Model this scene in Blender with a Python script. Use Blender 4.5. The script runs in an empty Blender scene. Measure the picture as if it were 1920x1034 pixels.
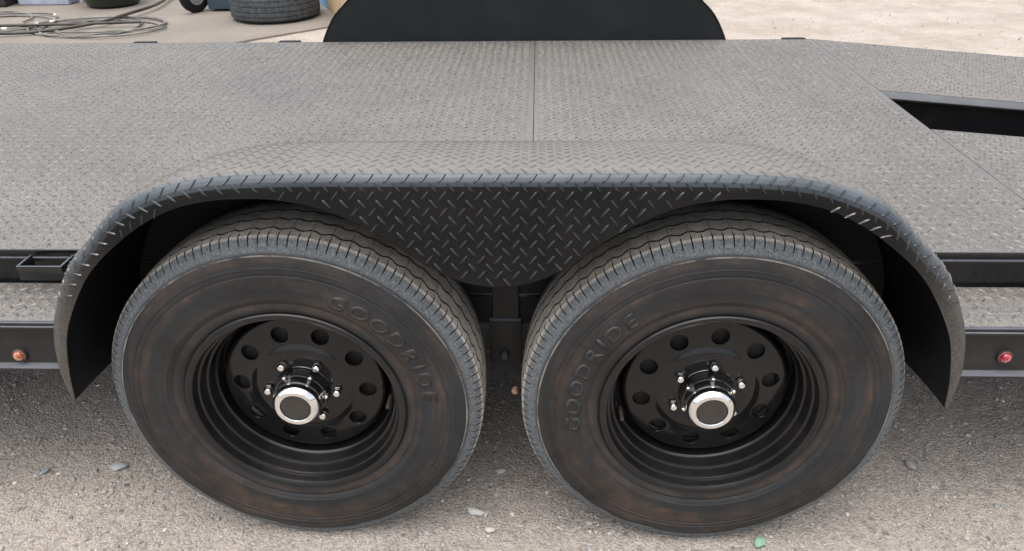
import bpy, bmesh, math, random
import numpy as np
from mathutils import Vector, Matrix, noise
random.seed(7); np.random.seed(7)
PI = math.pi
sc = bpy.context.scene
COL = sc.collection

# ------------------------------------------------------------ camera, sky, sun, exposure
cam_d = bpy.data.cameras.new('camera'); cam = bpy.data.objects.new('camera', cam_d); COL.objects.link(cam)
cam_d.lens = 27.04; cam_d.sensor_width = 36.0; cam_d.clip_start = 0.05; cam_d.clip_end = 400
cam.matrix_world = Matrix(((0.999452, -0.0041186, 0.0328452, 0.0707),
                           (0.0305225, 0.498696, -0.866239, -1.2157),
                           (-0.0128120, 0.866767, 0.498548, 1.3992), (0, 0, 0, 1)))
sc.camera = cam
w = bpy.data.worlds.new('World'); sc.world = w; w.use_nodes = True
nt = w.node_tree
sky = nt.nodes.new('ShaderNodeTexSky'); sky.sky_type = 'NISHITA'; sky.sun_disc = False
SUN_EL, SUN_AZ = math.radians(76), math.radians(204)      # azimuth from +Y towards +X
sky.sun_elevation = SUN_EL; sky.sun_rotation = SUN_AZ
sky.air_density = 1.0; sky.dust_density = 4.0; sky.ozone_density = 1.0
bg = nt.nodes['Background']; bg.inputs['Strength'].default_value = 0.15
hs = nt.nodes.new('ShaderNodeHueSaturation'); hs.inputs['Saturation'].default_value = 0.45     # thin cloud takes the blue out
nt.links.new(sky.outputs[0], hs.inputs['Color']); nt.links.new(hs.outputs[0], bg.inputs['Color'])
sd = bpy.data.lights.new('sun', 'SUN'); so = bpy.data.objects.new('sun', sd); COL.objects.link(so)
sd.energy = 1.6; sd.angle = math.radians(95); sd.color = (1.0, 0.95, 0.88)
sdir = Vector((math.sin(SUN_AZ)*math.cos(SUN_EL), math.cos(SUN_AZ)*math.cos(SUN_EL), math.sin(SUN_EL)))
so.rotation_euler = sdir.to_track_quat('Z', 'Y').to_euler(); so.location = (0, 0, 8)
sc.view_settings.view_transform = 'Standard'; sc.view_settings.look = 'None'
sc.view_settings.gamma = 1; sc.view_settings.use_curve_mapping = False
sc.view_settings.exposure = 0.9

# ------------------------------------------------------------ helpers
def link(o, parent=None, mat=None):
    COL.objects.link(o)
    if parent is not None: o.parent = parent
    if mat is not None: o.data.materials.append(mat)
    return o
def empty(name, parent=None, loc=(0, 0, 0), label=None, cat=None, group=None):
    o = bpy.data.objects.new(name, None); COL.objects.link(o); o.location = loc
    o.empty_display_size = .1
    if parent is not None: o.parent = parent
    tag(o, label, cat, group); return o
def tag(o, label=None, cat=None, group=None, kind=None):
    if label: o['label'] = label
    if cat: o['category'] = cat
    if group: o['group'] = group
    if kind: o['kind'] = kind
    return o
def mesh(name, verts, faces, mat=None, parent=None, smooth=None, loc=(0, 0, 0)):
    me = bpy.data.meshes.new(name)
    me.from_pydata([tuple(v) for v in verts], [], [tuple(f) for f in faces]); me.update()
    if smooth is not None:
        me.shade_smooth(); me.set_sharp_from_angle(angle=math.radians(smooth))
    o = bpy.data.objects.new(name, me); o.location = loc
    return link(o, parent, mat)
def from_bm(name, bm, mat=None, parent=None, smooth=None, loc=(0, 0, 0)):
    bmesh.ops.recalc_face_normals(bm, faces=bm.faces)
    me = bpy.data.meshes.new(name); bm.to_mesh(me); bm.free()
    if smooth is not None:
        me.shade_smooth(); me.set_sharp_from_angle(angle=math.radians(smooth))
    o = bpy.data.objects.new(name, me); o.location = loc
    return link(o, parent, mat)
def add_box(bm, x0, x1, y0, y1, z0, z1, bev=0.0):
    b = bmesh.new()
    bmesh.ops.create_cube(b, size=1)
    for v in b.verts:
        v.co = Vector((x0+(v.co.x+.5)*(x1-x0), y0+(v.co.y+.5)*(y1-y0), z0+(v.co.z+.5)*(z1-z0)))
    if bev: bmesh.ops.bevel(b, geom=b.edges[:], offset=bev, segments=2, profile=.5, affect='EDGES')
    me = bpy.data.meshes.new('tmp'); b.to_mesh(me); b.free(); bm.from_mesh(me); bpy.data.meshes.remove(me)
def box(name, x0, x1, y0, y1, z0, z1, mat, parent=None, bev=0.0, smooth=None):
    bm = bmesh.new(); add_box(bm, x0, x1, y0, y1, z0, z1, bev)
    return from_bm(name, bm, mat, parent, smooth)
def lathe(name, prof, mat, parent=None, n=96, smooth=35, close=False, loc=(0, 0, 0)):
    """prof: (y, r) round the Y axis"""
    vs, fs = [], []
    m = len(prof)
    for j in range(n):
        a = 2*PI*j/n; c, s = math.cos(a), math.sin(a)
        for y, r in prof: vs.append((r*c, y, r*s))
    for j in range(n):
        k = (j+1) % n
        for i in range(m-1 if not close else m):
            i2 = (i+1) % m
            fs.append((j*m+i, j*m+i2, k*m+i2, k*m+i))
    return mesh(name, vs, fs, mat, parent, smooth, loc)
def tube(name, pts, r, mat, parent=None, n=8, closed=False):
    pts = [Vector(p) for p in pts]; vs, fs = [], []
    N = len(pts)
    for i, p in enumerate(pts):
        if closed: t = (pts[(i+1) % N]-pts[i-1]).normalized()
        else: t = (pts[min(i+1, N-1)]-pts[max(i-1, 0)]).normalized()
        up = Vector((0, 0, 1)) if abs(t.z) < .9 else Vector((1, 0, 0))
        a = t.cross(up).normalized(); b = a.cross(t)
        for k in range(n):
            q = 2*PI*k/n; vs.append(p+a*(r*math.cos(q))+b*(r*math.sin(q)))
    for i in range(N if closed else N-1):
        i2 = (i+1) % N
        for k in range(n):
            fs.append((i*n+k, i*n+(k+1) % n, i2*n+(k+1) % n, i2*n+k))
    if not closed:
        fs.append(tuple(range(n))[::-1]); fs.append(tuple((N-1)*n+k for k in range(n)))
    return mesh(name, vs, fs, mat, parent, 60)
def catmull(P, n):
    P = [np.array(p, float) for p in P]; P = [2*P[0]-P[1]]+P+[2*P[-1]-P[-2]]
    out = []
    for i in range(1, len(P)-2):
        for k in range(n):
            t = k/n; a, b, c, d = P[i-1], P[i], P[i+1], P[i+2]
            out.append(.5*((2*b)+(-a+c)*t+(2*a-5*b+4*c-d)*t*t+(-a+3*b-3*c+d)*t**3))
    out.append(P[-2]); return np.array(out)

# ------------------------------------------------------------ materials
class NT:
    def __init__(s, name):
        s.m = bpy.data.materials.new(name); s.m.use_nodes = True; s.t = s.m.node_tree
        s.b = s.t.nodes['Principled BSDF']; s.obj = s.n('ShaderNodeTexCoord').outputs['Object']
        s.pos = s.n('ShaderNodeNewGeometry').outputs['Position']
    def n(s, t, **k):
        x = s.t.nodes.new(t)
        for a, b in k.items(): setattr(x, a, b)
        return x
    def l(s, a, b): s.t.links.new(a, b)
    def noise(s, scale, detail=4, rough=.55, vec=None, dist=0.0, out='Fac'):
        x = s.n('ShaderNodeTexNoise'); x.inputs['Scale'].default_value = scale
        x.inputs['Detail'].default_value = detail; x.inputs['Roughness'].default_value = rough; x.inputs['Distortion'].default_value = dist
        s.l(vec or s.pos, x.inputs['Vector']); return x.outputs[out]
    def vor(s, scale, out='Distance', vec=None, feature='F1'):
        x = s.n('ShaderNodeTexVoronoi', feature=feature); x.inputs['Scale'].default_value = scale
        s.l(vec or s.pos, x.inputs['Vector']); return x.outputs[out]
    def ramp(s, fac, stops, interp='LINEAR'):
        x = s.n('ShaderNodeValToRGB'); e = x.color_ramp.elements; x.color_ramp.interpolation = interp
        while len(e) < len(stops): e.new(.5)
        for i, (p, c) in enumerate(stops):
            e[i].position = p; e[i].color = (c, c, c, 1) if isinstance(c, (int, float)) else (*c, 1)
        s.l(fac, x.inputs[0]); return x.outputs[0]
    def mix(s, fac, a, b, mode='MIX'):
        x = s.n('ShaderNodeMix', data_type='RGBA', blend_type=mode)
        for v, i in ((fac, 0), (a, 6), (b, 7)):
            if hasattr(v, 'is_linked') or hasattr(v, 'links'): s.l(v, x.inputs[i])
            elif i == 0: x.inputs[0].default_value = v
            else: x.inputs[i].default_value = (*v, 1)
        return x.outputs[2]
    def math(s, op, a, b=None, clamp=False):
        x = s.n('ShaderNodeMath', operation=op); x.use_clamp = clamp
        for v, i in ((a, 0), (b, 1)):
            if v is None: continue
            if isinstance(v, (int, float)): x.inputs[i].default_value = v
            else: s.l(v, x.inputs[i])
        return x.outputs[0]
    def set(s, **k):
        for a, v in k.items():
            i = s.b.inputs[a.replace('_', ' ')]
            if isinstance(v, (int, float)): i.default_value = v
            elif isinstance(v, tuple): i.default_value = (*v, 1)
            else: s.l(v, i)
        return s
    def bump(s, h, strength=.3, dist=.002, normal=None):
        x = s.n('ShaderNodeBump'); x.inputs['Strength'].default_value = strength; x.inputs['Distance'].default_value = dist
        s.l(h, x.inputs['Height'])
        if normal is not None: s.l(normal, x.inputs['Normal'])
        s.l(x.outputs[0], s.b.inputs['Normal']); return x.outputs[0]
    def up(s):
        g = s.n('ShaderNodeNewGeometry'); x = s.n('ShaderNodeSeparateXYZ'); s.l(g.outputs['True Normal'], x.inputs[0]); return x.outputs['Z']
    def sep(s, v=None):
        x = s.n('ShaderNodeSeparateXYZ'); s.l(v or s.pos, x.inputs[0]); return x.outputs

def m_paint(name, base=(.006, .0065, .0075), dust=(.15, .135, .12), amount=.25, rough=.3, lo=.45, hi=.75, updust=.0, spec=.3, sky_sheen=None, endmud=False):
    s = NT(name)
    n1 = s.noise(7, 6, .65); n2 = s.noise(160, 3, .6)
    d = s.ramp(n1, [(lo, 0.0), (hi, 1.0)])
    d = s.math('MULTIPLY', d, s.ramp(n2, [(.3, .35), (.7, 1.0)]))
    d = s.math('MULTIPLY', d, amount)
    if updust:
        u = s.ramp(s.up(), [(.80, 0.0), (.975, 1.0)])
        u2 = s.math('MULTIPLY', u, s.ramp(s.noise(38, 5, .7), [(.25, updust*.62), (.75, updust)]))
        u2 = s.math('MULTIPLY', u2, s.ramp(s.noise(230, 3, .7), [(.40, .45), (.52, 1.0)]))
        d = s.math('MAXIMUM', d, u2, True)
    bc = base
    if sky_sheen: bc = s.mix(s.math('MULTIPLY', s.ramp(s.up(), [(.12, 0.0), (.75, 1.0)]), s.ramp(n1, [(.3, .6), (.7, 1.0)])), base, sky_sheen)   # sky reflection painted into the colour of up-facing faces
    if endmud:      # road mud dried on the two lower ends of the fender
        o_ = s.sep(s.obj); q = s.math('MULTIPLY', s.ramp(s.math('ABSOLUTE', o_[0]), [(.66, 0.0), (.80, 1.0)]), s.ramp(s.math('ADD', o_[2], s.math('MULTIPLY', n1, .12)), [(.62, 1.0), (.90, 0.0)]))
        d = s.math('MAXIMUM', d, s.math('MULTIPLY', q, s.ramp(n2, [(.35, .22), (.65, .42)])))
    s.set(Base_Color=s.mix(d, bc, dust), Roughness=s.math('ADD', s.math('MULTIPLY', d, .45), rough, True))
    s.b.inputs['Specular IOR Level'].default_value = spec
    s.bump(n2, .12, .0006)
    return s.m
M = {}
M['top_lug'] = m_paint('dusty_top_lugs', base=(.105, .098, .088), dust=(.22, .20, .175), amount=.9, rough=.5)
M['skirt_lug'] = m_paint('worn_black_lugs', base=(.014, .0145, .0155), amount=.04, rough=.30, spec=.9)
M['frame'] = m_paint('black_frame_paint', amount=.12, rough=.2, spec=.5, sky_sheen=(.085, .092, .105))
M['web'] = m_paint('dusty_frame_paint', base=(.016, .0155, .015), sky_sheen=(.15, .16, .185), amount=.18, rough=.5, lo=.3, hi=.8)
M['well'] = m_paint('wheel_well_black', base=(.006, .006, .007), amount=.08, rough=.6)
M['fender'] = m_paint('fender_tread_plate', base=(.0045, .005, .0055), spec=.22, dust=(.215, .195, .168), amount=.05, rough=.24, updust=.92, sky_sheen=(.092, .110, .128), endmud=True)
M['plate_in'] = m_paint('fender_inner_plate', base=(.007, .009, .010), amount=.07, rough=.5)

def m_deck(name):
    s = NT(name)
    n1 = s.noise(2.2, 6, .65); n2 = s.noise(85, 4, .7); n3 = s.noise(420, 2, .5)
    tan = s.mix(s.ramp(s.noise(1.3, 4), [(.35, 0.0), (.65, 1.0)]), (.160, .146, .131), (.207, .187, .164))
    d = s.math('ADD', s.math('MULTIPLY', n1, .55), s.math('MULTIPLY', n2, .6))
    d = s.ramp(d, [(.38, .05), (.56, .78), (.74, 1.0)])
    col = s.mix(d, (.045, .047, .052), tan)
    col = s.mix(s.ramp(n3, [(.42, .0), (.62, .40)]), col, (.235, .220, .20))
    col = s.mix(s.ramp(s.noise(230, 3, .7), [(.40, .85), (.50, .0)]), col, (.045, .046, .048))
    sc_ = s.n('ShaderNodeMapping'); sc_.inputs['Scale'].default_value = (1.2, 14, 1); sc_.inputs['Rotation'].default_value = (0, 0, .12); s.l(s.pos, sc_.inputs['Vector'])
    col = s.mix(s.ramp(s.noise(1.6, 6, .72, sc_.outputs[0]), [(.54, .0), (.66, .38)]), col, (.10, .098, .095))
    s.set(Base_Color=col, Roughness=s.ramp(n2, [(.3, .36), (.7, .58)]))
    s.bump(n2, .25, .001)
    return s.m
M['deck'] = m_deck('dusty_tread_plate')
def m_deck_lug(name):
    s = NT(name)
    n2 = s.noise(60, 4, .7)
    s.set(Base_Color=s.mix(s.ramp(n2, [(.35, .0), (.7, 1.0)]), (.040, .040, .040), (.21, .198, .182)), Roughness=.34)
    return s.m
M['lug'] = m_deck_lug('worn_tread_lugs')

def m_rubber(name, tread=False):
    s = NT(name)
    x, y, z = s.sep(s.obj)
    r = s.math('SQRT', s.math('ADD', s.math('MULTIPLY', x, x), s.math('MULTIPLY', z, z)))
    n1 = s.noise(5, 6, .7, s.obj); n2 = s.noise(28, 5, .7, s.obj); n3 = s.noise(240, 3, .6, s.obj)
    # rings of dried mud smeared round the sidewall
    cx = s.n('ShaderNodeCombineXYZ'); s.l(s.math('MULTIPLY', r, 34), cx.inputs[0])
    s.l(s.math('MULTIPLY', x, 2.6), cx.inputs[1]); s.l(s.math('MULTIPLY', z, 2.6), cx.inputs[2])
    ring = s.noise(1.0, 5, .65, cx.outputs[0], .6)
    base = s.mix(s.ramp(n1, [(.35, 0.0), (.65, 1.0)]), (.0125, .012, .0115), (.019, .0225, .0270))
    mud = s.mix(s.ramp(n2, [(.35, 0.0), (.7, 1.0)]), (.034, .028, .023), (.120, .068, .038))
    f = s.math('MULTIPLY', s.ramp(ring, [(.42, 0.0), (.68, 1.0)]), s.ramp(n1, [(.40, .12), (.62, .85)]))
    col = s.mix(f, base, mud)
    # tan road dust on the tread, blue-grey tone on the shoulder
    tr = s.ramp(r, [(.352, 0.0), (.360, 1.0)])
    edge = s.ramp(r, [(.3790, 0.0), (.3825, 1.0)])
    band_col = s.mix(edge, s.mix(s.ramp(n3, [(.35, 0.0), (.65, 1.0)]), (.082, .098, .112), (.148, .158, .162)), s.mix(n2, (.26, .232, .20), (.60, .55, .48)))
    col = s.mix(s.math('MULTIPLY', tr, s.ramp(s.math('ADD', s.math('MULTIPLY', n3, .65), s.math('MULTIPLY', n2, .35)), [(.3, .45), (.6, .97)])), col, band_col)
    # dirty foot of the tyre
    s.set(Base_Color=col, Roughness=s.ramp(n2, [(.3, .5), (.7, .72)]))
    s.b.inputs['Specular IOR Level'].default_value = .35
    s.bump(s.math('ADD', n3, s.math('MULTIPLY', s.noise(1.0, 2, .5, cx.outputs[0]), .6)), .3, .0012)
    return s.m
M['rubber'] = m_rubber('dusty_tyre_rubber')
s = NT('raised_letter_rubber'); n = s.noise(40, 4, .7, s.obj)
s.set(Base_Color=s.mix(s.ramp(n, [(.35, 0.0), (.7, 1.0)]), (.012, .012, .013), (.035, .030, .027)), Roughness=.5); M['letter'] = s.m
s = NT('bare_rubber'); s.set(Base_Color=(.010, .010, .010), Roughness=.7); M['bare'] = s.m
s = NT('light_mould_line'); n = s.noise(16, 5, .7, s.obj)
s.set(Base_Color=s.mix(s.ramp(n, [(.38, .0), (.62, 1.0)]), (.03, .032, .033), (.20, .19, .17)), Roughness=.7); M['line'] = s.m
def m_rim(name, rough=.2, coat=.5, spec=.3):
    s = NT(name); n1 = s.noise(9, 5, .7, s.obj); n2 = s.noise(120, 3, .6, s.obj)
    d = s.math('MULTIPLY', s.ramp(n1, [(.45, .02), (.8, .22)]), s.ramp(n2, [(.3, .4), (.7, 1.0)]))
    s.set(Base_Color=s.mix(d, (.005, .005, .0055), (.06, .053, .046)), Roughness=s.math('ADD', s.math('MULTIPLY', d, .9), rough, True))
    s.b.inputs['Specular IOR Level'].default_value = spec; s.bump(n2, .08, .0004); s.b.inputs['Coat Weight'].default_value = coat; s.b.inputs['Coat Roughness'].default_value = .10
    return s.m
M['rim'] = m_rim('satin_black_rim', .28, .3, .3); M['disc'] = m_rim('black_wheel_disc', .13, .35, .25); M['gloss'] = m_rim('gloss_black_hub', .10, .8, .5)
s = NT('chrome'); s.set(Base_Color=(.86, .85, .83), Metallic=1.0, Roughness=s.ramp(s.noise(60, 4, .7, s.obj), [(.35, .06), (.75, .22)])); M['chrome'] = s.m
s = NT('rubber_plug'); s.set(Base_Color=s.mix(s.noise(60), (.018, .016, .014), (.05, .043, .035)), Roughness=.6); M['plug'] = s.m
s = NT('rusty_steel'); s.set(Base_Color=s.mix(s.ramp(s.noise(90, 5), [(.35, 0.0), (.65, 1.0)]), (.30, .13, .06), (.55, .40, .30)), Roughness=.7); M['rust'] = s.m
def m_lens(name, c):
    s = NT(name); s.set(Base_Color=c, Roughness=.08, Transmission_Weight=.25); s.b.inputs['Subsurface Weight'].default_value = 0
    s.b.inputs['Coat Weight'].default_value = .6; return s.m
M['amber'] = m_lens('amber_lens', (.42, .10, .03)); M['red'] = m_lens('red_lens', (.42, .012, .03))
s = NT('reflector_silver'); s.set(Base_Color=(.6, .5, .42), Roughness=.3, Metallic=.6); M['silver'] = s.m

def m_ground():
    s = NT('gravel_ground')
    big = s.noise(.9, 6, .6); mid = s.noise(6, 6, .7); fine = s.noise(55, 5, .75); sand = s.noise(330, 3, .7)
    c = s.mix(s.ramp(big, [(.35, 0.0), (.65, 1.0)]), (.365, .318, .280), (.445, .378, .325))
    c = s.mix(s.ramp(mid, [(.35, 0.0), (.7, .8)]), c, (.53, .475, .42))
    c = s.mix(s.ramp(fine, [(.36, .85), (.48, 0.0)]), c, (.21, .195, .18))
    c = s.mix(s.ramp(sand, [(.36, .8), (.52, 0.0)]), c, (.11, .108, .105))
    c = s.mix(s.ramp(s.vor(75, 'Distance'), [(.0, .6), (.22, 0.0)]), c, (.58, .56, .53))
    g1 = s.n('ShaderNodeSeparateColor'); s.l(s.vor(150, 'Color'), g1.inputs[0])
    g2 = s.n('ShaderNodeSeparateColor'); s.l(s.vor(85, 'Color'), g2.inputs[0])
    c = s.mix(s.ramp(mid, [(.38, .38), (.60, .10)]), c, s.mix(s.ramp(g1.outputs[0], [(.15, 0.0), (.95, 1.0)]), (.19, .178, .165), (.58, .535, .49)))
    c = s.mix(s.ramp(g2.outputs[0], [(.93, 0.0), (.95, .4)]), c, (.22, .21, .20))
    c = s.mix(s.ramp(g2.outputs[1], [(.95, 0.0), (.97, .28)]), c, (.50, .47, .43))
    # second tan tone blended in farther out in the yard
    y = s.sep()[1]
    far = s.ramp(s.math('ADD', s.math('MULTIPLY', y, .12), s.math('MULTIPLY', mid, .2)), [(.30, 0.0), (.62, 1.0)])
    c = s.mix(s.math('MULTIPLY', far, .6), c, s.mix(s.ramp(s.noise(2.2, 6, .7), [(.38, 0.0), (.62, 1.0)]), (.31, .26, .21), (.46, .405, .35)))
    s.set(Base_Color=c, Roughness=.92); s.b.inputs['Specular IOR Level'].default_value = .2
    h = s.math('ADD', s.math('ADD', s.math('MULTIPLY', fine, 1.0), s.math('MULTIPLY', sand, .5)), s.math('ADD', s.math('MULTIPLY', mid, 1.5), s.math('MULTIPLY', s.vor(150, 'Distance'), -.8)))
    s.bump(h, .65, .009)
    return s.m
M['ground'] = m_ground()
s = NT('concrete'); n1 = s.noise(1.4, 6, .65); n2 = s.noise(30, 5, .7)
c = s.mix(s.ramp(n1, [(.35, 0.0), (.65, 1.0)]), (.165, .146, .124), (.23, .20, .168))
c = s.mix(s.ramp(s.noise(.8, 3), [(.5, 0.0), (.7, .5)]), c, (.24, .18, .14))
c = s.mix(s.ramp(n2, [(.4, .4), (.6, 0.0)]), c, (.15, .14, .125)); s.set(Base_Color=c, Roughness=.85); s.bump(n2, .3, .002); M['concrete'] = s.m
def m_stone():
    s = NT('pebble_stone')
    oi = s.n('ShaderNodeNewGeometry').outputs['Random Per Island']
    c = s.ramp(oi, [(.0, (.09, .09, .095)), (.25, (.24, .235, .23)), (.5, (.36, .33, .30)), (.7, (.27, .29, .30)), (.85, (.42, .37, .32)), (1.0, (.68, .65, .61))])
    c = s.mix(s.ramp(s.noise(140, 3), [(.4, 0.0), (.7, .6)]), c, (.36, .33, .30))
    s.set(Base_Color=c, Roughness=.85); return s.m
M['stone'] = m_stone()

# ------------------------------------------------------------ ground, slab, pebbles
def gz(x, y):
    v = Vector((x*1.3, y*1.3, .3))
    return .008*noise.noise(v)+.006*noise.noise(v*4.1)+.0022*noise.noise(v*17)
def ground():
    xs = sorted(set([round(v, 4) for v in np.concatenate([np.linspace(-60, -5, 12), np.linspace(-5, -2, 25), np.linspace(-2, 2, 330), np.linspace(2, 6, 30), np.linspace(6, 60, 12)])]))
    ys = sorted(set([round(v, 4) for v in np.concatenate([np.linspace(-40, -1, 10), np.linspace(-1, 1.0, 170), np.linspace(1, 9, 60), np.linspace(9, 120, 14)])]))
    vs = []
    for y in ys:
        for x in xs:
            z = gz(x, y) if abs(x) < 8 and -3 < y < 12 else 0
            # the tyres stand in shallow prints
            for wx in (-.424, .424):
                for wy in (.12, 2.34):
                    q = ((x-wx)/.16)**2+((y-wy)/.15)**2
                    if q < 4: z = z*(1-math.exp(-q*.6)*0)-0.0*math.exp(-q)
            vs.append((x, y, z-.004))
    nx = len(xs)
    fs = [(j*nx+i, j*nx+i+1, (j+1)*nx+i+1, (j+1)*nx+i) for j in range(len(ys)-1) for i in range(nx-1)]
    o = mesh('ground', vs, fs, M['ground'], None, 180)
    tag(o, kind='structure')
ground()
SL = [(-14, 3.9), (-2.95, 3.9), (-2.55, 4.55), (-2.2, 4.94), (-1.72, 5.36), (-1.2, 5.85), (-.4, 6.6), (1.0, 8.2), (1.6, 14), (-14, 14)]
bm = bmesh.new()
top = [bm.verts.new((x, y, .010)) for x, y in SL]; bot = [bm.verts.new((x, y, -.05)) for x, y in SL]
bm.faces.new(top)
for i in range(len(SL)): bm.faces.new((top[i], bot[i], bot[(i+1) % len(SL)], top[(i+1) % len(SL)]))
tag(from_bm('concrete_slab', bm, M['concrete']), kind='structure')

def pebble_proto(seed):
    rnd = random.Random(seed)
    bm = bmesh.new(); bmesh.ops.create_icosphere(bm, subdivisions=1, radius=1)
    sx, sy, szz = 1, rnd.uniform(.6, .95), rnd.uniform(.4, .7)
    for v in bm.verts:
        k = 1+rnd.uniform(-.22, .22); v.co = Vector((v.co.x*sx*k, v.co.y*sy*k, v.co.z*szz*k))
    me = bpy.data.meshes.new('t'); bm.to_mesh(me); bm.free()
    V = np.array([v.co[:] for v in me.vertices]); F = [tuple(p.vertices) for p in me.polygons]; bpy.data.meshes.remove(me)
    return V, F
PP = [pebble_proto(i) for i in range(9)]
def pebbles(name, spots):
    V, F, off = [], [], 0
    for x, y, r in spots:
        v, f = random.choice(PP); a = random.uniform(0, 2*PI); c, s_ = math.cos(a), math.sin(a)
        R = np.array([[c, -s_, 0], [s_, c, 0], [0, 0, 1]])
        vv = (v*r)@R.T+np.array([x, y, gz(x, y)-.004+r*.25]); V.append(vv); F += [tuple(i+off for i in q) for q in f]; off += len(v)
    return mesh(name, np.concatenate(V), F, M['stone'], None, 40)
sp = []
def clump(x, y): return noise.noise(Vector((x*3.1, y*3.1, 5)))*.5+noise.noise(Vector((x*9, y*9, 2)))*.5
while len(sp) < 26000:
    x, y = random.uniform(-1.75, 1.75), random.uniform(-.35, 1.0)
    if random.random() > .5+clump(x, y)*1.5: continue
    if any(abs(x-wx) < .13 and .0 < y < .24 for wx in (-.424, .424)): continue
    r = random.choice([.0016, .002, .0024, .003, .0038]) if random.random() < .94 else random.uniform(.004, .008)
    sp.append((x, y, r))
for i in range(1500):      # coarser grit, gathered in drifts
    x, y = random.uniform(-1.7, 1.7), random.uniform(-.3, .95)
    if clump(x*1.7+4, y*1.7) < -.02 or any(abs(x-wx) < .15 and -.02 < y < .26 for wx in (-.424, .424)): continue
    sp.append((x, y, random.uniform(.0035, .0085)))
for i in range(2500):
    x, y = random.uniform(-.4, 7), random.uniform(3.6, 9)
    if y > 6+x*.9: continue
    sp.append((x, y, random.uniform(.003, .009)))
tag(pebbles('gravel', sp), 'loose grey and tan gravel strewn over the yard around the wheels', None, None, 'stuff')
# single stones one can pick out
def stone(x, y, r, label, col, sq=.55, el=1.5, cat='stone', rot=None):
    V, F = PP[random.randrange(9)]
    a = random.uniform(0, PI) if rot is None else rot; R = np.array([[math.cos(a), -math.sin(a), 0], [math.sin(a), math.cos(a), 0], [0, 0, 1]])
    bm = bmesh.new(); vs = [bm.verts.new(Vector((R@(v*np.array([el, 1, sq/.55])))*r)) for v in V]
    for f in F: bm.faces.new([vs[i] for i in f])
    bmesh.ops.subdivide_edges(bm, edges=bm.edges[:], cuts=1, smooth=.8)
    s = NT('stone_colour'); s.set(Base_Color=s.mix(s.noise(70, 5), tuple(c*.7 for c in col), tuple(min(1, c*1.25) for c in col)), Roughness=.8)
    o = from_bm('stone', bm, s.m, None, 50, (x, y, gz(x, y)+r*.28)); tag(o, label, cat, 'stones lying on the gravel')
stone(-.995, .215, .016, 'pale flat oval stone on the gravel below the left fender tip', (.36, .38, .38), .4, 1.6, rot=.05)
stone(-1.18, .195, .011, 'small blue-grey stone on the gravel below the amber marker light', (.25, .33, .36))
stone(-.018, .221, .011, 'pale angular stone on the shaded gravel between the two wheels', (.42, .40, .37))
stone(-.075, .085, .015, 'pale pointed stone in front of the gap between the wheels', (.44, .44, .43), .5, 1.6, rot=-.2)
stone(.575, .004, .016, 'small pale green stone on the gravel in front of the wheel near the red light', (.22, .38, .28), .45, 1.1)
stone(1.02, .27, .013, 'small grey rounded stone right of the wheel near the red light', (.33, .33, .33))
stone(-.035, .03, .010, 'small whitish stone nearest the camera between the wheels', (.46, .43, .39))

# ------------------------------------------------------------ trailer
TR = empty('car_hauler_trailer', None, (0, 0, 0), 'black tandem axle car hauler trailer with dusty diamond plate deck and steel fenders', 'trailer')
DZ = .612; YN, YF = .262, 2.203; XB = 1.25; SLP = .09

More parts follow.
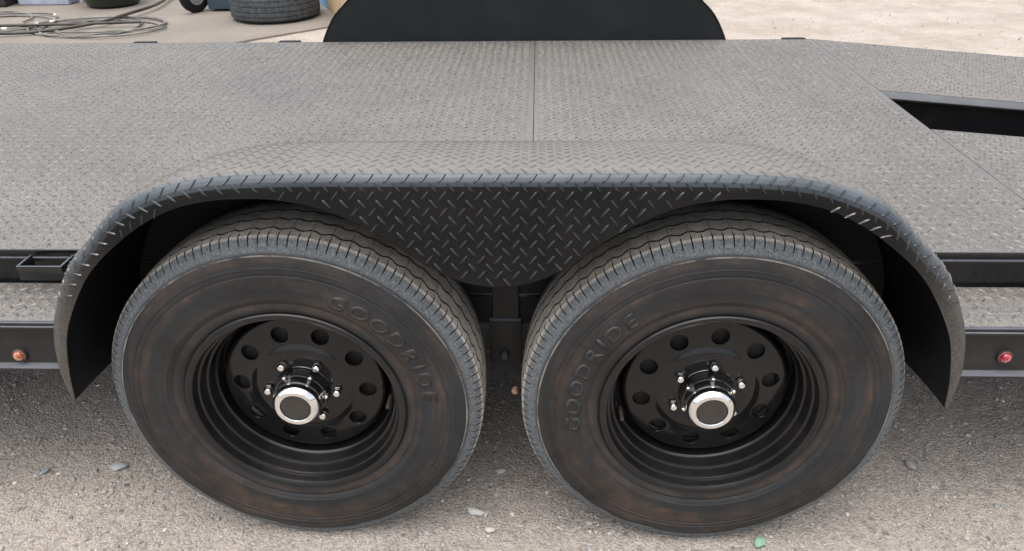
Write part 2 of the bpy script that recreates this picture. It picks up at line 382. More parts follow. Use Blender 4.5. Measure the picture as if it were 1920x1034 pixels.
# --- tyre (shared mesh)
R0 = .39; ZC = .382
def tyre_mesh():
    N = 1152
    side = [(.030, .216), (.020, .219), (.013, .224), (.008, .231), (.0055, .240), (.0065, .246), (.0075, .250), (.0035, .255), (.0022, .2600), (.0010, .2608), (.0010, .2622), (.001, .265), (0, .282), (0, .300),
            (.001, .312), (.0022, .3135), (.0022, .3165), (.0012, .318), (.002, .3270), (.0012, .3280), (.0012, .3290), (.0022, .330), (.004, .340), (.0062, .3475), (.0085, .3515), (.0095, .3535), (.0115, .3545), (.013, .3585), (.016, .3650), (.0195, .3715), (.0235, .3770), (.0275, .3808), (.032, .3840)]
    def crown(y): return .3862-.0030*max(0, (.080-y)/.048)**2-.0085*max(0, (y-.080)/.12)**1.8
    rows = [(y, r, 0, 0) for y, r in side]          # y, r, zigzag weight, drop
    gr = [(.056, .0046, 1.0), (.096, .0060, .8), (.139, .0060, -.8), (.179, .0046, -1.0)]
    rows += [(.0365, None, 0, 0), (.044, None, .3, 0)]
    for i, (yc, gw, z) in enumerate(gr):
        rows += [(yc-gw/2-.0005, None, z, 0), (yc-gw/2+.0012, None, z, .0075), (yc+gw/2-.0012, None, z, .0075), (yc+gw/2+.0005, None, z, 0)]
        if i < 3: m = (yc+gr[i+1][0])/2; rows += [(m, None, 0, 0)]
    rows += [(.191, None, -.3, 0), (.1985, None, 0, 0)]
    rows += [(.235-y, r-.0085*max(0, (r-.30)/.084), 0, 0) for y, r in side[::-1]]
    m = len(rows); P = np.zeros((N, m, 3)); dropped = np.zeros((N, m), int)
    for j in range(N):
        k = j % 18; sh = {1: -.40, 17: .40, 8: .40, 10: -.40}.get(k, 0); th = 2*PI*(j+sh)/N
        tri = (abs(((k/18.0)*2) % 2-1)-.5)*2        # zigzag
        st = .0032*max(-1, min(1, tri*1.8))
        for i, (y, r, z, dr) in enumerate(rows):
            yy = y+z*st
            rr = crown(yy) if r is None else r
            if r is None: rr -= dr
            # sipes and shoulder notches (bare rubber at the bottom, no road dust)
            ys = min(yy, .235-yy)
            if rr > .3705 and dr == 0:
                if ys < .055 and k == 0: rr -= .0060 if ys > .025 else .0040
                elif ys < .046 and k == 9: rr -= .0048 if ys > .025 else .0036
                elif ys > .059 and k == 0: rr -= .0018
                if rr < (crown(yy) if r is None else r)-.0024: dropped[j, i] = 1
            elif dr: dropped[j, i] = 1
            elif .3580 < rr <= .3705 and k == 9: rr -= .0007
            P[j, i] = (rr*math.cos(th), yy, rr*math.sin(th))
    P[:, :, 1] += np.where(P[:, :, 2] < -ZC+.05, (P[:, :, 1]-.1175)*np.clip((-ZC+.05-P[:, :, 2])/.05, 0, 1)*.07, 0)
    P[:, :, 2] = np.maximum(P[:, :, 2], -ZC-.001)
    V = P.reshape(-1, 3); idx = np.arange(N*m).reshape(N, m); nx = np.roll(idx, -1, 0)
    F = np.stack([idx[:, :-1], idx[:, 1:], nx[:, 1:], nx[:, :-1]], -1).reshape(-1, 4)
    me = bpy.data.meshes.new('tyre'); me.vertices.add(len(V)); me.vertices.foreach_set('co', V.ravel())
    me.loops.add(F.size); me.loops.foreach_set('vertex_index', F.ravel().astype(np.int32))
    me.polygons.add(len(F)); me.polygons.foreach_set('loop_start', (np.arange(len(F))*4).astype(np.int32))
    me.update(calc_edges=True); me.validate()
    d = dropped; dn = np.roll(d, -1, 0)
    cnt = d[:, :-1]+d[:, 1:]+dn[:, :-1]+dn[:, 1:]
    me.materials.append(M['rubber']); me.materials.append(M['bare'])
    me.polygons.foreach_set('material_index', (cnt.reshape(-1) >= 2).astype(np.int32))
    me.shade_smooth(); me.set_sharp_from_angle(angle=math.radians(32))
    return me
TY = tyre_mesh()

def side_y(r):   # sidewall surface depth at radius r
    t = [(.255, .0035), (.265, .001), (.282, 0), (.300, 0), (.312, .001), (.318, .0012), (.33, .002), (.34, .004)]
    return float(np.interp(r, [a for a, _ in t], [b for _, b in t]))
def letters(text, a0, span, rb, hgt, parent, rise=.0009, shear=.0):
    """raised letters running clockwise (seen from outside), one object per letter"""
    adv = {'G': 1.08, 'O': 1.1, 'D': 1.02, 'R': 1.0, 'I': .52, 'E': .92}
    tot = sum(adv[c] for c in text); cur = 0
    for ch in text:
        cu = bpy.data.curves.new('f', 'FONT'); cu.body = ch; cu.align_x = 'CENTER'; cu.size = 1; cu.extrude = 0; cu.offset = .03
        cu.resolution_u = 3
        o = bpy.data.objects.new('f', cu); COL.objects.link(o)
        dg = bpy.context.evaluated_depsgraph_get(); me = bpy.data.meshes.new_from_object(o.evaluated_get(dg))
        bpy.data.objects.remove(o)
        bm = bmesh.new(); bm.from_mesh(me); bpy.data.meshes.remove(me)
        bmesh.ops.remove_doubles(bm, verts=bm.verts[:], dist=1e-4)
        ex = bmesh.ops.extrude_face_region(bm, geom=bm.faces[:])
        topv = {v for v in ex['geom'] if isinstance(v, bmesh.types.BMVert)}
        unit = span/tot; mid = a0-unit*(cur+adv[ch]/2); cur += adv[ch]
        for v in bm.verts:
            hy = v.co.y/.70; xx = v.co.x*1.25+shear*v.co.y
            r = rb+hgt*hy; a = mid-xx*unit
            yy = side_y(r)-(rise if v in topv else -.002)
            v.co = Vector((r*math.cos(a), yy, r*math.sin(a)))
        from_bm('letter', bm, M['letter'], parent, None)

def screw_bm(bm, a, r, y0, y1, rad, n=6, cap=None):
    b0 = []
    for (y, q) in ((y0, rad), (y1+rad*.35, rad), (y1, rad*.7)):
        b0.append([bm.verts.new((r*math.cos(a)+q*math.cos(2*PI*k/n), y, r*math.sin(a)+q*math.sin(2*PI*k/n))) for k in range(n)])
    for A, B in zip(b0, b0[1:]):
        for k in range(n): bm.faces.new((A[k], A[(k+1) % n], B[(k+1) % n], B[k]))
    bm.faces.new(b0[-1])

def rim_parts(W, hole_a, nut_a, valve_a, front=True):
    barrel = [(.215, .222), (.205, .214), (.19, .206), (.17, .196), (.135, .188), (.118, .184), (.108, .183), (.100, .1845), (.086, .1850), (.079, .1865), (.076, .1895), (.072, .1915), (.056, .1925), (.051, .1945), (.049, .1985), (.045, .2005),
              (.030, .2015), (.026, .2035), (.0245, .2075), (.020, .2095), (.012, .2100), (.0075, .2120), (.0045, .2165), (.003, .2210), (.0035, .2250), (.006, .2275), (.010, .2280), (.014, .2255), (.016, .221)]
    rim = lathe('rim', barrel, M['rim'], W, 160, 28)
    # the disc with its ten round holes
    bm = bmesh.new()
    def ring(cx, cz, r, n, y, ph=0): return [bm.verts.new((cx+r*math.cos(2*PI*k/n+ph), y, cz+r*math.sin(2*PI*k/n+ph))) for k in range(n)]
    yd = .0766
    Ro, Ri = .163, .1135
    o = ring(0, 0, Ro, 120, yd); i_ = ring(0, 0, Ri, 96, yd)
    holes = [ring(.1345*math.cos(hole_a+2*PI*k/10), .1345*math.sin(hole_a+2*PI*k/10), .0188, 32, yd) for k in range(10)]
    edges = []
    for rg in [o, i_]+holes:
        for k in range(len(rg)): edges.append(bm.edges.new((rg[k], rg[(k+1) % len(rg)])))
    bmesh.ops.triangle_fill(bm, use_beauty=True, use_dissolve=False, edges=edges, normal=(0, -1, 0))
    def loft(a, b):
        n = len(a)
        for k in range(n): bm.faces.new((a[k], a[(k+1) % n], b[(k+1) % n], b[k]))
    for h in holes:     # rolled lip then wall of each hole
        c = sum((v.co for v in h), Vector())/len(h)
        prev = h
        for s_, dy in ((.955, .0012), (.93, .006)):
            nw = [bm.verts.new(c+(v.co-c)*s_+Vector((0, dy, 0))) for v in h]; loft(prev, nw); prev = nw
    prev = o
    for r, y in ((.168, .0775), (.1715, .081), (.1732, .088), (.1732, .108), (.178, .112), (.184, .112)):
        nw = ring(0, 0, r, 120, y); loft(prev, nw); prev = nw
    prev = i_
    for r, y in ((.1105, .0734), (.1075, .0722), (.104, .0705), (.1005, .0688), (.097, .0676), (.093, .0669), (.088, .0665), (.080, .0663), (.06, .0663), (.045, .0663)):
        nw = ring(0, 0, r, 96, y); loft(prev, nw); prev = nw
    for v in bm.verts:      # the disc is slightly coned towards the hub
        rr = math.hypot(v.co.x, v.co.z)
        if rr > .1130: v.co.y += .10*(min(rr, .163)-.1345)-.0
    from_bm('wheel_disc', bm, M['disc'], W, 40)
    # drum behind the holes
    lathe('brake_drum', [(.0, .0), (.093, .10), (.095, .150), (.10, .158), (.15, .160), (.155, .03)], M['well'], W, 64, 30) if False else lathe('brake_drum', [(.098, .02), (.098, .148), (.103, .156), (.17, .158), (.172, .03)], M['web'], W, 64, 30)
    # hub barrel: stepped, flange with small screws, then the chrome cap
    lathe('hub', [(.067, .0590), (.0655, .0575), (.063, .0560), (.060, .0552), (.053, .0548), (.0465, .0545), (.0445, .0542), (.0425, .0535), (.0415, .0512), (.0395, .0505), (.0240, .0500), (.0225, .0485), (.0215, .0476), (.020, .044)], M['gloss'], W, 72, 30)
    lathe('hub_cap', [(.024, .0470), (.0215, .0496), (.0120, .0496), (.0085, .0486), (.0040, .0456), (.0015, .0430), (.0000, .0412), (-.0002, .0335), (.001, .0318), (.006, .0312)], M['chrome'], W, 72, 30)
    lathe('grease_plug', [(.006, .0312), (.002, .0300), (.0012, .0270), (.0022, .020), (.0030, .010), (.0032, .0004)], M['plug'], W, 48, 40)
    for k in range(6):
        bm = bmesh.new(); screw_bm(bm, nut_a+k*PI/3+.03, .0538, .046, .0365, .0042, 8); from_bm('hub_screw', bm, M['chrome'], W, 20)
    for k in range(6):
        a = nut_a+k*PI/3
        bm = bmesh.new(); screw_bm(bm, a, .0730, .067, .0600, .0100, 6)
        from_bm('lug_nut', bm, M['gloss'], W, 20)
        bm = bmesh.new(); screw_bm(bm, a, .0730, .0605, .0500, .0090, 10); from_bm('lug_cap', bm, M['chrome'], W, 40)
    bm = bmesh.new(); screw_bm(bm, 0, 0, 0, -.030, .0045, 10)
    o = from_bm('valve_stem', bm, M['plug'], W, 40); o.location = (.183*math.cos(valve_a), .082, .183*math.sin(valve_a))
    bm = bmesh.new(); screw_bm(bm, 0, 0, 0, -.011, .0048, 10)
    o = from_bm('valve_cap', bm, M['plug'], W, 40); o.location = (.183*math.cos(valve_a), .053, .183*math.sin(valve_a))

def wheel(x, hole, nut, valve, text_a):
    W = empty('wheel', TR, (x, 0, ZC))
    t = bpy.data.objects.new('tyre', TY); COL.objects.link(t); t.parent = W
    lathe('mould_line', [(.0072, .3507), (.0074, .3520), (.0082, .3535), (.0092, .3530)], M['line'], W, 256, 60)
    letters('GOODRIDE', math.radians(text_a), math.radians(66), .2655, .031, W, shear=.15)
    rim_parts(W, math.radians(hole), math.radians(nut), math.radians(valve))
    return W
W1 = wheel(-.424, 32.5, -1.5, -9.5, 70)
W2 = wheel(.424, 11.0, 24.0, 198, 192)

# --- fender
OUT = [(.850, .418), (.862, .50), (.843, .60), (.79, .708), (.735, .769), (.663, .839), (.59, .877), (.52, .898), (.45, .906), (.37, .909), (.29, .910), (.21, .910), (.13, .910), (.07, .910), (0, .910)]
INN = [(.843, .421), (.833, .50), (.809, .59), (.757, .683), (.706, .743), (.628, .806), (.56, .843), (.50, .859), (.445, .8645), (.37, .862), (.29, .842), (.205, .797), (.13, .739), (.07, .705), (0, .692)]
RB0 = .031; Y0 = -.03
def full(L): return [(-x, z) for x, z in L]+[(x, z) for x, z in L[::-1][1:]]
widen = lambda L: [(x+.013*min(1, max(0, (abs(x)-.45)/.4))*(1 if x > 0 else -1)+.0045*min(1, max(0, (x-.45)/.4)), z) for x, z in L]
O_ = catmull(widen(full(OUT)), 8); I_ = catmull(widen(full(INN)), 8)
sl = np.concatenate([[0], np.cumsum(np.linalg.norm(np.diff(O_, axis=0), axis=1))]); SLEN = sl[-1]
Tn = np.gradient(O_, axis=0); Tn /= np.linalg.norm(Tn, axis=1)[:, None]; Nn = np.stack([-Tn[:, 1], Tn[:, 0]], 1)
dOI = np.linalg.norm(O_-I_, axis=1); RBs = np.minimum(RB0, dOI*.80); wid = dOI-RBs
YI = .256; DROPS = [.046]
TL = RB0*PI/2; TT = YI-(Y0+RB0)
def F(s_, t, h=0.0, drop=None):
    """s along the arch, t from the foot of the bend (negative = down the skirt)"""
    drop = DROPS[0] if drop is None else drop
    ox, oz = np.interp(s_, sl, O_[:, 0]), np.interp(s_, sl, O_[:, 1])
    nx, nz = np.interp(s_, sl, Nn[:, 0]), np.interp(s_, sl, Nn[:, 1]); l = math.hypot(nx, nz); nx /= l; nz /= l
    RB = float(np.interp(s_, sl, RBs))
    if t <= 0: rad, y, ny, nr = -RB+t, Y0, -1, 0
    elif t < TL:
        a = t/RB0; rad, y = -RB+RB*math.sin(a), Y0+RB-RB*math.cos(a); ny, nr = -math.cos(a), math.sin(a)
    else:
        u = (t-TL)/TT; rad, y = -drop*u**1.5, Y0+RB+(t-TL)*(YI-Y0-RB)/TT; ny, nr = .15, 1
    return Vector((ox+nx*(rad+nr*h), y+ny*h, oz+nz*(rad+nr*h)))
def lug_shape(L, Wd, H, n=8):
    b = [(L/2*math.cos(2*PI*k/n), Wd/2*math.sin(2*PI*k/n), 0) for k in range(n)]
    t = [(L/2*.62*math.cos(2*PI*k/n), Wd/2*.35*math.sin(2*PI*k/n), H) for k in range(n)]
    f = [(k, (k+1) % n, n+(k+1) % n, n+k) for k in range(n)]+[tuple(n+k for k in range(n))]
    return b+t, f
PITCH = .0306
def fender(name, mirror):
    DROPS[0] = .0 if mirror else .046; kx = 1.033 if mirror else 1.0
    my = (lambda y: YN+YF-y) if mirror else (lambda y: y)
    rows = []
    n = len(O_)
    ts_b = [TL*k/6 for k in range(7)]; ts_t = [TL+TT*k/7 for k in range(1, 8)]
    V, Fc = [], []
    for i in range(n):
        s_ = sl[i]; v = [(I_[i, 0], Y0, I_[i, 1])]; f0 = F(s_, 0)
        v += [(I_[i, 0]+(f0.x-I_[i, 0])*q, Y0, I_[i, 1]+(f0.z-I_[i, 1])*q) for q in (.04, .25, .5, .75)]
        v += [tuple(F(s_, t)) for t in ts_b+ts_t]
        V += [(a*kx, my(b), c) for a, b, c in v]
    m = 5+len(ts_b)+len(ts_t)
    for i in range(n-1):
        for k in range(m-1):
            q = (i*m+k, (i+1)*m+k, (i+1)*m+k+1, i*m+k+1)
            Fc.append(q if not mirror else q[::-1])
    o = mesh('fender', V, Fc, M['fender'], TR, 40)
    so_ = o.modifiers.new('thickness', 'SOLIDIFY'); so_.thickness = .0032; so_.offset = -1; o.data.materials.append(M['well']); so_.material_offset = 1
    # raised lugs
    b, f = lug_shape(.0245, .0054, .0024, 8)
    LV, LF, LT = [], [], []
    ns = int(SLEN/(PITCH/2)); c0 = SLEN/2
    for a in range(-60, 61):
        for r in range(-16, 22):
            if (a+r) % 2: continue
            # '/' on even rows, '\' on odd
            ang = math.radians(50 if r % 2 == 0 else -50)
            s0 = c0+a*PITCH/2; t0 = -.0085+r*PITCH/2
            if s0 < .012 or s0 > SLEN-.012 or t0 > TL+TT-.012: continue
            lim = float(np.interp(s0, sl, wid))
            if t0 < -lim+.006: continue
            ca, sa = math.cos(ang), math.sin(ang); off = len(LV)
            for x, y, z in b:
                s_ = s0+x*ca-y*sa; t = t0+x*sa+y*ca
                l2 = float(np.interp(s_, sl, wid)); t = max(t, -l2+.001)
                p = F(s_, t, z*(.6 if t0 > TL*.62 else 1) if z else -.0006); LV.append((p.x*kx, my(p.y), p.z))
            LF += [tuple(off+q for q in (fc if not mirror else fc[::-1])) for fc in f]; LT += [t0 > TL*.62]*len(f)
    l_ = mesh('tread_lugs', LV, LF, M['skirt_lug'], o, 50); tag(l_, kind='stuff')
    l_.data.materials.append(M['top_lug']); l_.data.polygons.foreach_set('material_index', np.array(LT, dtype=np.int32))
    # inner plate closing the well, rising from the deck edge
    bm = bmesh.new(); yi = YI-.0032
    tp = [F(s_, TL+TT) for s_ in sl]
    vs = [(p.x, p.z-.0035) for p in tp]; k0 = [q for q in vs if q[1] > .43]
    poly = k0+[(.80, .43), (-.80, .43)] if k0[0][0] < 0 else k0
    if mirror: yi -= .006
    fr = [bm.verts.new((x*kx, my(yi), z)) for x, z in poly]; bk = [bm.verts.new((x*kx, my(yi+.004), z)) for x, z in poly]
    bm.faces.new(fr); bm.faces.new(bk[::-1])
    for k in range(len(fr)): bm.faces.new((fr[k], fr[(k+1) % len(fr)], bk[(k+1) % len(fr)], bk[k]))
    from_bm('inner_plate', bm, M['plate_in'] if mirror else M['well'], o, None)
    return o
fender('fender', False); fender('fender', True)

# --- deck: tread plate sheets with raised lugs
def lug_field(name, parent, x0, x1, inside, zf, y0=YN, y1=YF, dark=None):
    b, f = lug_shape(.0235, .0070, .0027, 6)
    b = np.array(b); V, Fc = [], []
    na, nb = int((x1-x0)/(PITCH/2))+2, int((y1-y0)/(PITCH/2))+2; off = 0
    gx = math.floor(x0/(PITCH/2))
    for i in range(na):
        for j in range(nb):
            if (gx+i+j) % 2: continue
            x = (gx+i)*PITCH/2; y = y0+j*PITCH/2+.006
            if x < x0+.011 or x > x1-.011 or y < y0+.010 or y > y1-.010 or not inside(x, y): continue
            a = math.radians(45 if j % 2 == 0 else -45); ca, sa = math.cos(a), math.sin(a)
            px = x+b[:, 0]*ca-b[:, 1]*sa; py = y+b[:, 0]*sa+b[:, 1]*ca
            V.append(np.stack([px, py, zf(px)+b[:, 2]-.0003], 1)); Fc += [tuple(off+q for q in fc) for fc in f]; off += len(b)
    o = mesh(name, np.concatenate(V), Fc, M['lug'], parent, 60); tag(o, kind='stuff'); return o
flat = lambda x: 0*x+DZ
slope = lambda x: DZ-SLP*(x-XB)
def plate(x0, x1, y0, y1, zf, inside=lambda x, y: True, name='deck_plate'):
    th = .006; bm = bmesh.new()
    vs = []
    for z_ in (0, -th):
        for x, y in ((x0, y0), (x1, y0), (x1, y1), (x0, y1)): vs.append(bm.verts.new((x, y, float(zf(np.float64(x)))+z_)))
    for q in ((0, 1, 2, 3), (7, 6, 5, 4), (0, 4, 5, 1), (1, 5, 6, 2), (2, 6, 7, 3), (3, 7, 4, 0)): bm.faces.new([vs[i] for i in q])
    bmesh.ops.bevel(bm, geom=bm.edges[:], offset=.0012, segments=2, profile=.5, affect='EDGES')
    o = from_bm(name, bm, M['deck'], TR, 40)
    lug_field('tread_lugs', o, x0, x1, inside, zf, y0, y1); return o
plate(-3.6, .0562, YN, YF, flat)
plate(.0580, XB-.0012, YN, YF, flat)
NY0, NY1 = 1.045, 1.455            # the gap between the two dovetail tracks
plate(XB+.0012, 3.3, YN, NY0, slope, name='dovetail_plate')
plate(XB+.0012, 3.3, NY1, YF, slope, name='dovetail_plate')

# --- frame
def bar_x(name, x0, x1, prof, mat, parent=TR, zf=None, bev=.0016):
    """profile (y, z) extruded along x"""
    bm = bmesh.new()
    A = [bm.verts.new((x0, y, z+(zf(x0) if zf else 0))) for y, z in prof]; B = [bm.verts.new((x1, y, z+(zf(x1) if zf else 0))) for y, z in prof]
    n = len(prof)
    for k in range(n): bm.faces.new((A[k], A[(k+1) % n], B[(k+1) % n], B[k]))
    bm.faces.new(A[::-1]); bm.faces.new(B)
    es = [e for e in bm.edges if abs(e.verts[0].co.x-e.verts[1].co.x) > .01]
    bmesh.ops.bevel(bm, geom=es, offset=bev, segments=2, profile=.5, affect='EDGES')
    return from_bm(name, bm, mat, parent, 40)
def chan(yw, yo, zb, zt, fl, th=.005):   # C-channel open towards yo
    s_ = 1
    return [(yw, zb), (yo, zb), (yo, zb+fl), (yw-(yw-yo)*.12, zb+fl), (yw-(yw-yo)*.12, zt-fl), (yo, zt-fl), (yo, zt), (yw, zt)]
dov = lambda x: -SLP*max(0, x-XB)
for mir in (0, 1):
    my = (lambda y: YN+YF-y) if mir else (lambda y: y)
    mp = lambda pr: [(my(y), z) for y, z in pr]
    # deck edge strip and the side channel under it
    for x0, x1 in ((-3.6, XB), (XB, 3.3)):
        ff = dov
        bar_x('deck_edge_strip', x0, x1, mp([(.2575, .596), (.2575, .6125), (.2612, .6125), (.2612, .596)]), M['frame'], zf=ff)
        bar_x('side_channel', x0, x1, mp(chan(.262, .2505, .500, .5955, .008)), M['frame'], zf=ff)
    for x0, x1 in ((-3.6, -.862), (.872, 1.3 if mir else 2.1)):
        so_ = plate(x0, x1, *(sorted((my(.093), my(.2485)))), lambda x: 0*x+.5325, name='side_step')
        bar_x('outer_rail', x0, x1, mp(chan(.100, .0785, .415, .5265, .006)), M['web'])
        bar_x('rail_lip', x0, x1, mp([(.0815, .5275), (.0815, .5345), (.0915, .5345), (.0915, .5275)]), M['frame'])
# stake pockets: near one and those on the far edge
def pocket(x0, x1, y0, y1, z0=.570, z1=.6045):
    bm = bmesh.new(); t = .005
    add_box(bm, x0, x1, y0, y0+t, z0, z1, .001); add_box(bm, x0, x0+t, y0+t+.0003, y1, z0, z1, .001); add_box(bm, x1-t, x1, y0+t+.0003, y1, z0, z1, .001)
    from_bm('stake_pocket', bm, M['frame'], TR, 40)
pocket(-1.052, -.952, .195, .2495)
for a, b in ((-1.735, -1.635), (-1.08, -.985), (1.13, 1.23)):
    box('stake_pocket', a, b, 2.217, 2.245, .575, .6122, M['well'], TR, .003, 40)
# gap walls of the dovetail
bar_x('gap_wall', XB+.004, 3.3, [(NY1+.001, .46), (NY1+.001, .586), (NY1-.020, .582), (NY1-.020, .590), (NY1-.0006, .6100), (NY1+.006, .604), (NY1+.006, .46)], M['frame'], zf=dov)
bar_x('gap_wall', XB+.004, 3.3, [(NY0-.001, .46), (NY0-.001, .604), (NY0-.006, .604), (NY0-.006, .46)], M['frame'], zf=dov)
box('gap_end_wall', XB-.008, XB-.002, NY0, NY1, .44, .604, M['frame'], TR, .001)
box('gap_floor_beam', XB, 3.0, NY0-.05, NY1+.06, .30, .34, M['well'], TR, .004)
# main frame underneath
for y in (.30, 2.10):
    box('frame_rail', -3.6, 1.24, y, y+.06, .43, .58, M['well'], TR, .004)
for x in np.arange(-3.2, 1.2, .5):
    box('cross_member', x, x+.05, .361, 2.099, .52, .60, M['well'], TR, .003)
box('cross_member', .03, .084, .361, 2.099, .54, .6055, M['well'], TR, .002)  # extra beam added under the plate seam to keep light out of it
for x in (-.424, .424):
    tube('axle', [(x, .2, .372), (x, 2.27, .372)], .038, M['well'], TR, 16)
def spring(x, y):
    bm = bmesh.new()
    for k in range(4):
        L = .34-.06*k; z = .40+.012*k
        n = 10; pr = []
        for i in range(n+1):
            u = -1+2*i/n; pr.append((x+u*L, z+.055*(1-(u*L/.34)**2)-.06+.0))
        T = [bm.verts.new((a, y, b+.010)) for a, b in pr]; B = [bm.verts.new((a, y, b)) for a, b in pr]
        T2 = [bm.verts.new((a, y+.045, b+.010)) for a, b in pr]; B2 = [bm.verts.new((a, y+.045, b)) for a, b in pr]
        for i in range(n):
            for a, b in ((T, T2), (B2, B), (B, T), (T2, B2)): bm.faces.new((a[i], a[i+1], b[i+1], b[i]))
    return from_bm('leaf_spring', bm, M['well'], TR)
for x in (-.40, .40): spring(x, .285)
# equaliser hanger between the wheels with its bolt
hg = box('hanger', -.038, .036, .238, .2515, .327, .447, M['web'], TR, .003, 40)
bm = bmesh.new(); add_box(bm, -.030, .030, .240, .2515, .450, .560, .002); from_bm('hanger_gusset', bm, M['web'], TR)
bm = bmesh.new(); screw_bm(bm, 0, 0, 0, -.012, .012, 6)
o = from_bm('bolt', bm, M['frame'], hg, 20); o.location = (-.004, .238, .352)
bm = bmesh.new(); screw_bm(bm, 0, 0, 0, -.014, .008, 6)
o = from_bm('grease_bolt', bm, M['rust'], TR, 20); o.location = (.022, .155, .317)
box('bright_gap_plate', .862, .905, .247, .2505, .425, .458, M['silver'], TR, .001)  # added pale plate standing in for the bright gap beside the tyre

# --- marker lights
def marker(x, z, mat, label):
    L = lathe('marker_light', [(.004, .0185), (-.001, .0185), (-.003, .017), (-.003, .0142)], M['plug'], TR, 40, 40)
    L.scale = (.86, 1, .86); L.location = (x, .0935, z); L['label'] = label
    lathe('lens', [(-.001, .0145), (-.004, .0138), (-.008, .0115), (-.011, .0075), (-.0122, .0035), (-.0125, .0003)], mat, L, 32, 60)
    lathe('light_base', [(-.0032, .0150), (-.0022, .0168), (-.0005, .0172)], M['silver'], L, 32, 60)
marker(-1.036, .4445, M['amber'], 'amber round marker light on the outer rail')
marker(1.026, .459, M['red'], 'red round marker light on the outer rail')

# ------------------------------------------------------------ things beyond the trailer
def simple(name, col, rough=.6, col2=None, scale=8):
    s = NT(name); s.set(Base_Color=s.mix(s.ramp(s.noise(scale, 5, .65, s.obj), [(.35, 0.0), (.7, 1.0)]), col, col2 or tuple(c*.75 for c in col)), Roughness=rough); return s.m
# a tyre lying flat
T = bpy.data.objects.new('loose_tyre', TY.copy()); COL.objects.link(T)
T.rotation_euler = (math.radians(90), 0, .4); T.location = (-2.26, 5.82, .010+.004)
s = NT('old_tread_rubber'); n2 = s.noise(30, 5, .7, s.obj)
s.set(Base_Color=s.mix(s.ramp(n2, [(.35, 0.0), (.7, 1.0)]), (.020, .022, .025), (.075, .085, .09)), Roughness=.6); T.data.materials.clear(); T.data.materials.append(s.m)
for v in T.data.vertices:
    pass
tag(T, 'worn black tyre lying flat on the concrete beyond the deck', 'tyre')
# blue-grey wheeled cart with a tall narrow body
ct = empty('wheeled_cart', None, (-2.80, 6.10, .010), 'dark blue-grey wheeled cart standing beside the flat tyre', 'cart')
o = box('cart_body', -.16, .22, -.06, .34, .02, .62, simple('blue_grey_paint', (.045, .075, .10), .5), ct, .012, 40)
for yy in (-.08, .36):
    wv = empty('wheel', ct, (-.26, yy, .155))
    wv.rotation_euler = (0, 0, math.radians(62))
    lathe('tyre', [(-.03, .085), (-.036, .105), (-.034, .135), (-.022, .153), (0, .158), (.022, .153), (.034, .135), (.036, .105), (.03, .085)], M['well'], wv, 48, 40)
    lathe('rim', [(-.024, .012), (-.030, .05), (-.026, .082), (-.031, .087), (0, .080), (.031, .087), (.026, .082), (.03, .05), (.024, .012)], simple('white_rim', (.22, .22, .22), .4), wv, 48, 40)
tube('handle', [(-.14, .3, .6), (-.14, .36, .95), (.2, .36, .95), (.2, .3, .6)], .013, M['frame'], ct, 8)
# shallow black tub
tb = lathe('rubber_tub', [(.0, .0)], M['well']) if False else None
bm = bmesh.new()
prof = [(0, 0), (.20, 0), (.235, .02), (.29, .24), (.305, .25), (.305, .265), (.285, .262), (.22, .03), (0, .025)]
n = 48; rg = []
for r, z in prof: rg.append([bm.verts.new((r*math.cos(2*PI*k/n), r*math.sin(2*PI*k/n), z)) for k in range(n)] if r else [bm.verts.new((0, 0, z))])
for A, B in zip(rg, rg[1:]):
    for k in range(n):
        if len(A) == 1: bm.faces.new((A[0], B[k], B[(k+1) % n]))
        elif len(B) == 1: bm.faces.new((A[k], A[(k+1) % n], B[0]))
        else: bm.faces.new((A[k], A[(k+1) % n], B[(k+1) % n], B[k]))
tag(from_bm('rubber_tub', bm, simple('black_rubber', (.012, .016, .010), .35), None, 40, (-4.03, 6.42, .010)), 'round black rubber tub on the concrete behind the coiled hose', 'tub')
# pale plastic tote and a dark crate
tt = empty('plastic_tote', None, (-4.72, 6.62, .010), 'pale blue-white plastic tote standing left of the black tub', 'tote')
bm = bmesh.new(); add_box(bm, -.27, .27, -.22, .22, .0, .38, .02)
for v in bm.verts: v.co.x *= .93+.07*v.co.z/.38; v.co.y *= .93+.07*v.co.z/.38
from_bm('tote_body', bm, simple('pale_plastic', (.48, .54, .66), .35), tt, 40)
box('tote_lid', -.285, .285, -.235, .235, .381, .41, simple('pale_lid', (.6, .64, .7), .35), tt, .008, 40)
for x in (.30,):
    o = box('stand_leg', x, x+.03, -.1, -.07, 0, .6, simple('white_leg', (.6, .62, .65), .4), tt, .003)
cr = empty('dark_crate', None, (-5.12, 6.50, .010), 'dark maroon crate at the edge of the slab left of the pale tote', 'crate')
dk = simple('dark_crate', (.028, .018, .020), .6)
for z in (.02, .13, .24): box('slat', -.17, .09, -.19, -.175, z, z+.085, dk, cr, .003); 
for z in (.02, .13, .24): box('slat', -.17, .09, .175, .19, z, z+.085, dk, cr, .003)
for z in (.02, .13, .24):
    box('slat', -.17, -.155, -.17, .17, z, z+.085, dk, cr, .003); box('slat', .075, .09, -.17, .17, z, z+.085, dk, cr, .003)
box('crate_floor', -.15, .07, -.17, .17, .0, .015, dk, cr, .002)
po = box('white_post', -5.26, -5.22, 6.33, 6.37, .010, .9, simple('white_post', (.55, .57, .6), .4), None, .004); tag(po, 'thin white post at the far left beyond the hose coil', 'post')
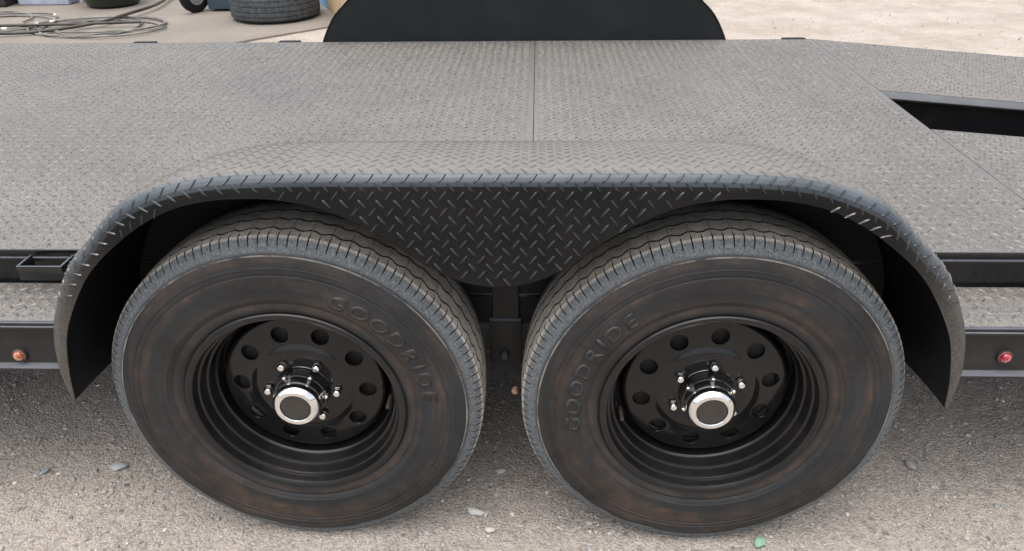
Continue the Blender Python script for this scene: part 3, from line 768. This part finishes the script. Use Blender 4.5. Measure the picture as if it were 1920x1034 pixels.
# blue and tan board leaning at an angle
bd = empty('painted_board', None, (-1.75, 5.87, .010), 'blue and tan board standing on edge askew beside the flat tyre', 'board'); bd.rotation_euler = (0, 0, math.radians(114.7))
box('blue_board', .252, 1.4, -.02, .012, .0, .75, simple('sky_blue_paint', (.16, .38, .68), .45), bd, .002)
box('tan_board', -.55, .25, -.02, .010, .0, .75, simple('tan_ply', (.50, .37, .22), .7), bd, .002)
box('foot', .5, .56, -.22, -.021, .0, .05, simple('ply_foot', (.40, .30, .18), .7), bd, .002)
# coiled cables
grey = simple('grey_cable', (.08, .078, .072), .6, (.24, .225, .20), 5); dark = simple('dark_hose', (.022, .020, .018), .5, (.07, .06, .05), 6)
tape = simple('white_tape', (.7, .68, .66), .6)
def coil(label, cx, cy, rx, ry, loops, tail=None, mat=grey, seed=1, r=.008):
    rnd = random.Random(seed); pts = []
    n = 40*loops
    for i in range(n+1):
        a = 2*PI*i/40; k = i/n
        ex = rx*(1+.16*math.sin(a*.37+seed)+.05*math.sin(a*1.7)); ey = ry*(1+.14*math.cos(a*.41+seed)+.05*math.sin(a*1.3))
        pts.append((cx+.12*math.sin(a*.19+seed)+ex*math.cos(a), cy+.07*math.cos(a*.23+seed)+ey*math.sin(a), .010+r+r*1.6*abs(math.sin(a*.61+seed*2))))
    if tail: pts += [(x, y, .010+r) for x, y in catmull([(pts[-1][0], pts[-1][1])]+tail, 8)[1:]]
    c = empty('coiled_cable', None, (0, 0, 0), label, 'cable')
    tube('cable', pts, r, mat, c, 8)
    for q in (.12, .37, .61, .83):
        p = Vector(pts[int(q*n)]); p2 = Vector(pts[int(q*n)+1]); d = (p2-p).normalized()
        tube('tape_band', [p-d*.02, p+d*.02], r*1.5, tape, c, 10)
coil('loose coil of grey cable with white ties on the concrete behind the deck', -3.62, 5.38, .50, .34, 4, seed=3)
coil('loose coil of grey cable at the left edge beside the larger coil', -4.75, 5.55, .52, .36, 3, seed=5)
c = empty('air_hose', None, (0, 0, 0), 'dark hose snaking from the cable coil up past the black tub', 'hose')
hp = [(-5.2, 4.95), (-4.7, 5.02), (-4.2, 5.08), (-3.9, 5.22), (-3.66, 5.42), (-3.58, 5.72), (-3.50, 6.1), (-3.53, 6.45), (-3.62, 6.8), (-3.9, 7.5), (-4.6, 8)]
tube('hose', [(x, y, .045+.01*math.sin(x*5)) for x, y in catmull(hp, 8)], .014, dark, c, 8)
hp2 = [(-5.2, 5.15), (-4.5, 5.30), (-4.0, 5.34), (-3.3, 5.42)]
tube('hose', [(x, y, .05) for x, y in catmull(hp2, 8)], .012, dark, c, 8)
